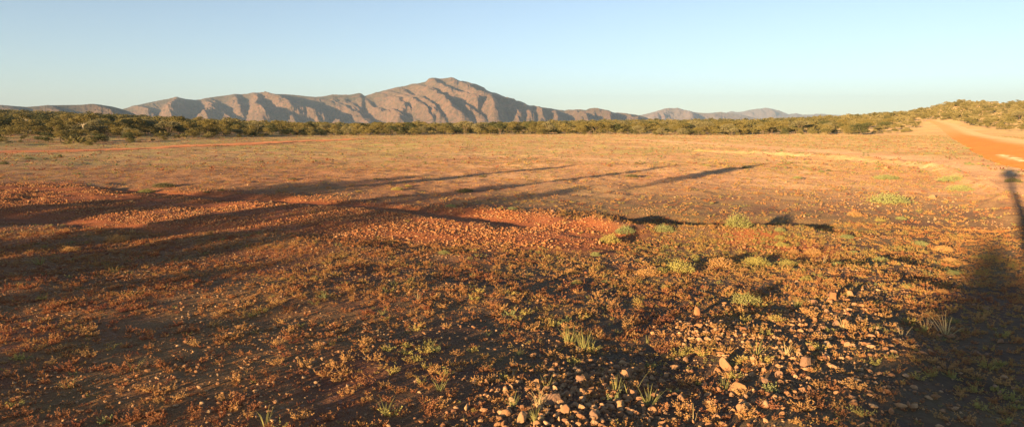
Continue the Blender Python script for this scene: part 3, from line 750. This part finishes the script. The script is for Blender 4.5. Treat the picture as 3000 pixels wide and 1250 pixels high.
tuft(1130, 1220, 56, 'tall thin green shoots at the bottom, one much taller', blades=12, lean=.35)
tuft(778, 1262, 56, 'green shoots cut by the bottom edge left of centre', blades=12, lean=.35)
tuft(1805, 1158, 56, 'pale green upright stems in front of the stone heap', blades=16, lean=.35)
tuft(1838, 1160, 84, 'long forked pale stem rising right of the stone heap', blades=4, lean=.75)
tuft(1895, 1000, 24, 'small blue green tuft by a yellow rock', blades=16)
tuft(1500, 1205, 50, 'grey green leafy stems at the left of the heap', blades=18, lean=.7, wd=.02)
tuft(1600, 1150, 44, 'pale green leafy stems between heap rocks', blades=14, lean=.6, wd=.02)
tuft(1580, 1208, 56, 'amber stalky tuft in front of the widest boulder', 'dry', blades=26, lean=.5, wd=.02)
tuft(1900, 1190, 60, 'yellow green leafy plant right of the heap', blades=26, lean=.6, wd=.02)
tuft(1570, 1250, 50, 'yellow green plant cut by the bottom edge under the boulder', blades=24, lean=.7, wd=.02)
tuft(2770, 985, 62, 'tall dry straw grass with long stalks at right', 'dry', blades=22, lean=.7)
tuft(2712, 975, 36, 'smaller dry straw tuft left of the tall straw grass', 'dry', blades=16, lean=.7)
tuft(2300, 1078, 44, 'dry straw tuft on the left flank of the ridge', 'dry', blades=26, lean=.6)
tuft(2215, 1070, 50, 'grey green shoots at the left foot of the ridge', blades=16, lean=.6)
tuft(2335, 905, 34, 'blue green tuft dotted with pale flower heads', blades=24, lean=.5)
tuft(2120, 1150, 46, 'green shoots between the two big boulders', blades=18, lean=.7)
tuft(2470, 1000, 36, 'spiky amber tuft on the ridge crest', 'dry', blades=26, lean=.7)
tuft(2640, 1020, 36, 'thin pale stalk cluster in the dark right', 'dry', blades=8, lean=.5)
tuft(1225, 880, 34, 'upright dead stalks in the centre foreground', 'dry', blades=7, lean=.3)
tuft(388, 680, 22, 'pale dead stalks at the upper left of the foreground', 'dry', blades=10, lean=.5)
tuft(120, 772, 30, 'arching grey green tuft at the left edge', blades=30, lean=1.1, spread=.35)
tuft(1430, 985, 22, 'low green tuft among rust herbs', blades=20, lean=.8)
tuft(1120, 920, 26, 'grey green tuft in herbs left of centre', blades=20, lean=.8)
tuft(2030, 1255, 70, 'tall yellow stalk at the bottom edge', 'dry', blades=4, lean=.15, wd=.02)
tuft(2410, 770, 40, 'thin straw stalks right of the red gravel patch', 'dry', blades=6, lean=.4)
tuft(2060, 850, 30, 'thin straw stalks above the round bush', 'dry', blades=6, lean=.5)
bshapes = [bush(300 + i_) for i_ in range(5)]
def mk_bush(px, py, w_, hr, m_, label, i_=0):
    V, Fc, T = bshapes[i_ % 5]
    root = bpy.data.objects.new('low_bush', None); C.objects.link(root)
    root['label'] = label; root['category'] = 'bush'; root['group'] = 'low bushes dotted over the plain'
    hh = put(root, px, py, w_); root.scale = (hh, hh, hh * hr)
    link('foliage', mk('foliage', V, Fc, m_, dict(tint=T)), root)
    L = Leafy(); r = np.random.default_rng(i_)
    for k in range(7):
        a = k * .9 + r.random(); tube(L, [(0, 0, -.05), (math.cos(a) * .12, math.sin(a) * .12, .15), (math.cos(a) * .3, math.sin(a) * .3, .38)], [.02, .014, .006], 4)
    V2, F2, _ = L.arr(); link('stem', mk('stem', V2, F2, M_bark), root)
BY, BG, BD, BR = M_h[2], M_h[3], const_leaf('bush_dark', (.12, .12, .06), (.2, .18, .08), .6), M_h[1]
for j, b_ in enumerate([
    (2160, 690, 78, .8, M_grass, 'rounded grey green bush behind the shaded hollow'), (2187, 882, 78, .7, M_grass, 'spiky grey green bush left of the stony ridge'),
    (1785, 712, 60, .8, BY, 'bright yellow green bush at the end of the red gravel'), (1830, 690, 60, .7, BG, 'green bush behind the bright yellow one'), (1945, 690, 60, .6, BG, 'pale grey green bush right of the yellow pair'),
    (1990, 790, 90, .6, BY, 'broad golden bush in the sunlit middle right'), (2110, 775, 80, .55, BR, 'amber bush above the small red gravel patch'), (1900, 800, 70, .5, BR, 'amber sprawling bush left of the golden one'),
    (2220, 770, 70, .5, BY, 'yellow bush just below the small red gravel patch'), (2310, 775, 50, .5, BY, 'small yellow bush right of the small red gravel patch'), (1745, 745, 34, .6, BG, 'small green bush at the gravel corner'),
    (345, 705, 56, .6, BR, 'amber bush at the left below the red gravel'), (208, 735, 44, .5, BR, 'rust bush left of the amber one'), (615, 698, 22, 1.0, BR, 'slim upright amber bush at the gravel foot'),
    (1300, 745, 34, .5, BG, 'low green bush at the near gravel edge'), (1320, 615, 36, .5, BG, 'low green bush on the far gravel edge'), (1500, 620, 30, .5, BG, 'small green bush on the far gravel edge right'),
    (428, 558, 44, .45, M_grass, 'pale silvery green bush at the left far gravel edge'), (480, 549, 60, .35, BD, 'dark low bush right of the silvery one'), (650, 562, 22, .5, BD, 'small dark bush in the shaded hollow'), (606, 566, 20, .4, BD, 'smaller dark bush left in the shaded hollow'),
    (1362, 562, 52, .45, BD, 'dark olive domed bush alone in the middle field'), (1163, 558, 38, .45, BY, 'yellow olive domed bush left of the dark one'), (1195, 546, 26, .5, BY, 'small yellowish bush behind the olive domed one'), (1850, 520, 42, .4, BD, 'dark olive bush lying in a long shadow streak'),
    (2185, 494, 24, .6, BD, 'dark bush at the end of the long shadow streak'), (2595, 526, 60, .4, BG, 'olive bush left of three on the stony verge'), (2788, 535, 68, .42, BG, 'olive domed bush highest of those on the stony verge'), (2815, 560, 62, .45, BG, 'olive bush just below the highest one'),
    (2602, 600, 96, .45, BG, 'widest olive spiky bush on the stony verge'), (2503, 632, 40, .55, BR, 'amber bush left below the widest olive bush'), (2578, 648, 28, .4, BY, 'small yellow bush below the widest olive bush'), (858, 527, 30, .4, BD, 'small dark bush in the left middle field'),
    (1100, 524, 16, .5, BD, 'tiny dark bush in the left middle field'), (1413, 516, 26, .4, BD, 'brown tiny bush at the far shadow streak'), (1865, 482, 16, .6, BD, 'tiny rounded bush far in the middle field'), (1795, 480, 14, .5, BY, 'tiny yellow bush far in the middle field'), (2072, 490, 22, .5, BY, 'small yellow bush far right of the middle field'),
    (12, 482, 22, .8, BD, 'dark twiggy bush at the left edge'), (85, 468, 22, .4, BD, 'dark flat bush near the left edge'), (176, 459, 12, 1.2, BD, 'slim dark sapling on the left field'), (160, 460, 10, .7, BD, 'tiny dark bush beside the slim sapling'), (765, 475, 14, .5, BD, 'tiny dark bush far on the left field'),
    (2335, 524, 26, .5, BG, 'small olive bush on the right pinkish flat'), (2405, 502, 18, .5, BG, 'tiny olive bush with a thin shadow'), (2428, 500, 16, .6, BD, 'tiny dark bush with a thin shadow'), (2545, 462, 20, .4, BR, 'brown bush on the windrow line'), (2968, 530, 36, .6, BD, 'dark green bush beside the road at the right edge'),
    (2640, 645, 26, .5, BG, 'little green bush among the verge herbs'), (2480, 700, 36, .5, BG, 'olive bush at the upper end of the shade'), (2840, 480, 26, .3, BG, 'low green weed strip along the road foot'), (2832, 436, 26, .3, BG, 'green weeds on the road bank foot')]):
    mk_bush(*b_, i_=j)

rb = np.random.default_rng(5)
for j in range(34):
    bx, by = rb.uniform(1620, 2450), rb.uniform(660, 850)
    if j > 22: bx, by = rb.uniform(2380, 2950), rb.uniform(700, 900)
    kk = int(rb.integers(0, 3)); w_ = rb.uniform(22, 46)
    mk_bush(bx, by, w_, rb.uniform(.4, .65), [BY, BR, BG][kk], '%s low bush among the herbs, %s' % (['golden yellow', 'amber brown', 'olive green'][kk], place_label(bx, by)), j + 60)
# ---------------------------------------------------------------- trees
shapes = ['round', 'umbrella', 'bushy', 'round', 'umbrella', 'bushy', 'round', 'bushy']
tarr = [tree(400 + i_, shape=shapes[i_]) for i_ in range(8)]
tfar = [tree(480 + i_, shape=shapes[i_], leaves=90, ls=.19) for i_ in range(8)]
tlow = [tree(450 + i_, shape=shapes[i_], leaves=300, ls=.115) for i_ in range(8)]
trunk_me = [mk('trunk', a[0][0], a[0][1], M_bark) for a in tarr]
trunk_pale = [mk('trunk', a[0][0] * np.array([1, 1, 1]), a[0][1], M_pale) for a in tarr]
crown_me = [[mk('crown', a[1][0], a[1][1], m_, dict(tint=a[1][2])) for a in tarr] for m_ in M_tree]
TN = ['olive gold', 'dark green', 'grey green']
def add_tree(x_, y_, h, i_, c_, label, group, pale=False, wide=1.0, cat='tree'):
    z_ = gz_at(x_, y_)[0]
    o = bpy.data.objects.new('mulga_tree' if cat == 'tree' else 'scrub_bush', None); C.objects.link(o)
    o['label'] = label; o['category'] = cat; o['group'] = group
    o.location = (x_, y_, z_ - .03); o.rotation_euler = (0, 0, random.uniform(0, 6.28)); o.scale = (h * wide, h * wide, h)
    link('trunk', (trunk_pale if pale else trunk_me)[i_], o); link('crown', crown_me[c_][i_], o)
# candidate positions for all scrub: even per area of ground in the wooded zones
def wood_density(x, y):
    px = px_of(x, y)
    _, py = proj(x, y, macro(x, y))
    edge = np.interp(px, [-300, 0, 300, 560, 800, 1000, 1300, 2000, 2450, 2600, 2660, 2720, 2800, 2950, 3200], [434, 431, 426, 410, 402, 399, 396, 397, 396, 395, 392, 352, 358, 386, 396])
    d = sstep(0, 2.5, edge - py + 2.5 * perlin(x / 20, y / 20, 7))
    leftw = 1 - sstep(700, 1100, px)
    d = d * np.where(px < 900, .72, .6 + .3 * sstep(-.2, .2, fbm(x / 25, y / 25, 2, 37)))
    d = d * (1 - soft_poly(x, y, ROAD, 3))
    d = d * np.where((px < 900) & (py > 404), .8, 1)
    d = np.where((px > 2450) & (px < 2740) & (py > 374), d * .6, d)
    d = np.where((px > 2500) & (y > 420), d * 1.0, d)
    return d
cand = []
rW = np.random.default_rng(99)
n_ = 15500
t_ = rW.uniform(-.72, .72, n_); r_ = np.sqrt(rW.uniform(70 ** 2, 660 ** 2, n_))
q = np.stack([np.sin(t_) * r_, np.cos(t_) * r_], 1)
q2t = rW.uniform(-.72, .72, 1800); q2r = rW.uniform(85, 215, 1800)
q = np.vstack([q, np.stack([np.sin(q2t) * q2r, np.cos(q2t) * q2r], 1)])
q = q[rW.random(len(q)) < wood_density(q[:, 0], q[:, 1])]
# thin out overlaps with a coarse grid
cell = {}; keep = []
for k, (x_, y_) in enumerate(q):
    c_ = (int(x_ // 2.3), int(y_ // 2.3))
    if c_ in cell: continue
    cell[c_] = 1; keep.append(k)
q = q[keep]
px, py = proj(q[:, 0], q[:, 1], macro(q[:, 0], q[:, 1]))
leftw = 1 - sstep(500, 1000, px)
hts = (1.7 + 2.5 * rW.random(len(q)) ** 2.0) * (1 + .1 * leftw)
hts *= (.86 - .08 * leftw) * np.where(rW.random(len(q)) < .40, .5, 1) * np.where(rW.random(len(q)) < .06, 1.25, 1)
frontl = (py > 403) & (px < 900)
hts *= np.where(frontl, .5, 1)
hts *= np.where((px > 2500) & (q[:, 1] > 440), .8, 1)
app = hts / np.hypot(q[:, 0], q[:, 1])
vis = (px > 8) & (px < 2992)
order = np.argsort(-(app * vis))
# keep the 290 that show largest, spread so that each is really seen
ind = order[:290]; rest = np.setdiff1d(np.arange(len(q)), ind)
print('trees', len(q))
for k in ind:
    c_ = int(rW.choice([0, 0, 0, 1, 2] if px[k] < 1500 else [0, 0, 0, 0, 2, 1]))
    i_ = int(rW.integers(0, 8)); sm = hts[k] < 2.2
    pale = (px[k] < 700 and hts[k] > 2.8 and i_ in (1, 4) and rW.random() < .25)
    where = 'on the wooded left slope' if px[k] < 750 else 'in the centre tree line' if px[k] < 1700 else 'in the right tree line' if px[k] < 2560 else 'on the right hillside'
    add_tree(q[k, 0], q[k, 1], hts[k], i_, c_, '%s %s %s, %s' % (TN[c_], 'low bush' if sm else ('pale trunked tree' if pale else 'tree'), where, place_label(px[k], py[k] - F * hts[k] / 2 / np.hypot(q[k, 0], q[k, 1]))),
             'scrub bushes fringing the woodland' if sm else 'trees of the dry woodland', pale, wide=1.25 if not sm else 1.4, cat='tree' if not sm else 'bush')
parts = []
for i_ in range(16):
    fr = np.hypot(q[rest, 0], q[rest, 1]) > 260
    m = rest[(rest % 8 == i_ % 8) & (fr == (i_ > 7))]; (V0, F0, T0), (V, Fc, T) = (tlow if i_ < 8 else tfar)[i_ % 8]
    if not len(m): continue
    h_ = hts[m]
    parts.append(scatter(V, Fc, T * .3, np.column_stack([q[m], terrain(q[m, 0], q[m, 1])]), h_[:, None] * np.array([[1.3, 1.3, 1]]), rW.uniform(0, 6.28, len(m)), np.clip(rW.uniform(0, .75, len(m)) + .22 * sstep(2300, 2700, px[m]), 0, .9)))
    if i_ < 8: parts.append(scatter(V0, F0, T0 * 0, np.column_stack([q[m], terrain(q[m, 0], q[m, 1])]), h_[:, None] * np.array([[1.3, 1.3, 1]]), rW.uniform(0, 6.28, len(m)), np.full(len(m), .9)))
# undergrowth beneath and between the trees
u = np.stack([np.sin(rW.uniform(-.72, .72, 5200)), np.zeros(5200)], 1); ut = rW.uniform(-.72, .72, 5200); ur = np.sqrt(rW.uniform(60 ** 2, 660 ** 2, 5200))
u = np.stack([np.sin(ut) * ur, np.cos(ut) * ur], 1)
u = u[rW.random(len(u)) < wood_density(u[:, 0], u[:, 1])]
zz = terrain(u[:, 0], u[:, 1])
V, Fc, T = bush(777, n=70, ll=.3)
parts.append(scatter(V, Fc, T * .3, np.column_stack([u, zz]), rW.uniform(.6, 2.0, len(u))[:, None] * np.array([[1.2, 1.2, .8]]), rW.uniform(0, 6.28, len(u)), rW.uniform(.15, .85, len(u))))
V, Fc, T = cat_parts(parts)
link('woodland', mk('woodland', V, Fc, M_wood, dict(tint=np.clip(T, 0, 1))), kind='stuff', label='dense dry woodland and scrub at the far side of the plain')

# trees behind the photographer whose long shadows cross the plain
dS = np.array([math.sin(SUN_AZ), math.cos(SUN_AZ)])
def shade_tree(tip_px, tip_py, H, i_, label, wide=.8):
    p = at([tip_px], [tip_py])[0] - dS * H / math.tan(SUN_EL)
    add_tree(p[0], p[1], H, i_, 1, label, 'trees standing behind the camera', False, wide)
p_ = at([2962], [522])[0] - dS * 4.6 / math.tan(SUN_EL)
sn = bpy.data.objects.new('shadow_trunk', None); C.objects.link(sn)  # unseen trunk and crown, shaped only for the slim shadow by the road
sn['label'] = 'unseen slim trunk with small crown, shaped to cast the shadow beside the road'; sn['category'] = 'tree'; sn['group'] = 'trees standing behind the camera'
sn.location = (p_[0], p_[1], gz_at(p_[0], p_[1])[0] - .05)
L = Leafy(); tube(L, [(0, 0, 0), (.03, .02, 1.5), (-.02, .03, 3.0), (.02, 0, 4.3)], [.13, .12, .11, .09], 10)
V, Fc, T = L.arr(); link('trunk', mk('trunk', V, Fc, M_bark), sn)
V, Fc, T = bush(811, n=500, ll=.25); V = V * np.array([.62, .62, 1.3]) + np.array([0, 0, 3.7]); link('crown', mk('crown', V, Fc, M_tree[1], dict(tint=T)), sn)
shade_tree(2180, 492, 5.2, 1, 'tree behind the camera casting the longest streak across the middle field', .2)
shade_tree(1900, 497, 5.6, 4, 'tree behind the camera casting the farther thin shadow streak', .12)
shade_tree(1560, 496, 5.2, 1, 'tree behind the camera casting the left end shadow streak', .15)
for tx_, ty_, H_, lb in [(1100, 540, 5.0, 'bushy tree behind the camera shading the hollow beyond the gravel'), (1260, 575, 4.6, 'second bushy tree behind the camera shading the gravel hollow'), (900, 545, 4.2, 'third bushy tree behind the camera shading the gravel hollow'),
                       (1420, 596, 4.0, 'fifth bushy tree behind the camera shading the gravel hollow'), ]:
    shade_tree(tx_, ty_, H_, 0, lb, .6)
for k, (tx_, ty_, H_, w_) in enumerate([(2930, 800, 5.0, .25), (2990, 960, 4.6, .42), (2770, 900, 5.0, .28), (2900, 870, 4.0, .3), (2660, 960, 5.6, .18), (2880, 1060, 4.2, .4), (2560, 1100, 4.0, .18), (2700, 1160, 4.0, .3)]):  # unseen thicket added to darken the right foreground
    shade_tree(tx_, ty_, H_, [4, 1, 7, 0][k % 4], 'added thicket tree behind the camera to shade the right foreground, shadow tip %s' % place_label(tx_, ty_)[:12], w_)
for k, (tx_, ty_, H_, w_) in enumerate([(60, 645, 4.6, .5), (240, 690, 5.2, .4), (30, 740, 4.2, .5), (380, 770, 4.4, .3), (160, 870, 4.6, .35), (500, 690, 5.6, .2), (60, 1000, 4.4, .3), (330, 1010, 4.4, .2)]):  # crowns out of view, put in to throw shade on the left foreground
    shade_tree(tx_, ty_, H_, [4, 0, 7, 1][k % 4], 'added thicket tree behind the camera to shade the left foreground, shadow tip %s' % place_label(tx_, ty_)[:12], w_)

# ---------------------------------------------------------------- air, light, camera
import bmesh
bm = bmesh.new(); bmesh.ops.create_cube(bm, size=1)
hz = bpy.data.meshes.new('haze'); bm.to_mesh(hz); bm.free()
ho = link('haze', hz, kind='stuff', label='thin blue afternoon haze over the plain')
ho.scale = (24000, 14500, 640); ho.location = (0, 14500 / 2 - 900, 640 / 2 - 80)
mh = bpy.data.materials.new('haze'); mh.use_nodes = True; mh.node_tree.nodes.clear()
o_ = mh.node_tree.nodes.new('ShaderNodeOutputMaterial'); v_ = mh.node_tree.nodes.new('ShaderNodeVolumePrincipled')
v_.inputs['Color'].default_value = (.55, .76, 1.0, 1); v_.inputs['Density'].default_value = 7.5e-5; v_.inputs['Anisotropy'].default_value = 0
mh.node_tree.links.new(v_.outputs[0], o_.inputs['Volume']); hz.materials.append(mh)

sc = bpy.context.scene
w = bpy.data.worlds.new('World'); sc.world = w; w.use_nodes = True
nt = w.node_tree; bg = nt.nodes['Background']
sky = nt.nodes.new('ShaderNodeTexSky'); sky.sky_type = 'NISHITA'; sky.sun_disc = False
sky.sun_elevation = SUN_EL
sky.sun_rotation = SUN_AZ + math.pi
sky.air_density = .7; sky.dust_density = .1; sky.ozone_density = 2.0
tn_ = nt.nodes.new('ShaderNodeMix'); tn_.data_type = 'RGBA'; tn_.blend_type = 'MULTIPLY'; tn_.inputs[0].default_value = 1; tn_.inputs[7].default_value = (1.05, 1.0, .965, 1)
hs_ = nt.nodes.new('ShaderNodeHueSaturation'); hs_.inputs['Saturation'].default_value = .84; hs_.inputs['Value'].default_value = 1.08
nt.links.new(sky.outputs[0], hs_.inputs['Color']); nt.links.new(hs_.outputs[0], tn_.inputs[6]); nt.links.new(tn_.outputs[2], bg.inputs[0]); bg.inputs[1].default_value = .082
sun = bpy.data.lights.new('sun', 'SUN'); sun.energy = 5; sun.angle = R(.53); sun.color = (1, .68, .34)
so = bpy.data.objects.new('sun', sun); C.objects.link(so)
from mathutils import Vector
dirv = Vector((dS[0] * math.cos(SUN_EL), dS[1] * math.cos(SUN_EL), -math.sin(SUN_EL)))
so.rotation_euler = dirv.to_track_quat('-Z', 'Y').to_euler()
cam = bpy.data.cameras.new('camera'); co = bpy.data.objects.new('camera', cam); C.objects.link(co)
cam.sensor_width = 36; cam.lens = 36 * F / 3000; cam.clip_end = 60000; cam.clip_start = .05
co.location = (0, 0, CAM_H); co.rotation_euler = (math.pi / 2 - PITCH, 0, 0)
sc.camera = co
sc.view_settings.view_transform = 'Standard'; sc.view_settings.look = 'None'; sc.view_settings.gamma = 1
sc.view_settings.exposure = 1.5
sc.cycles.max_bounces = 6; sc.cycles.volume_bounces = 0; sc.cycles.transparent_max_bounces = 4
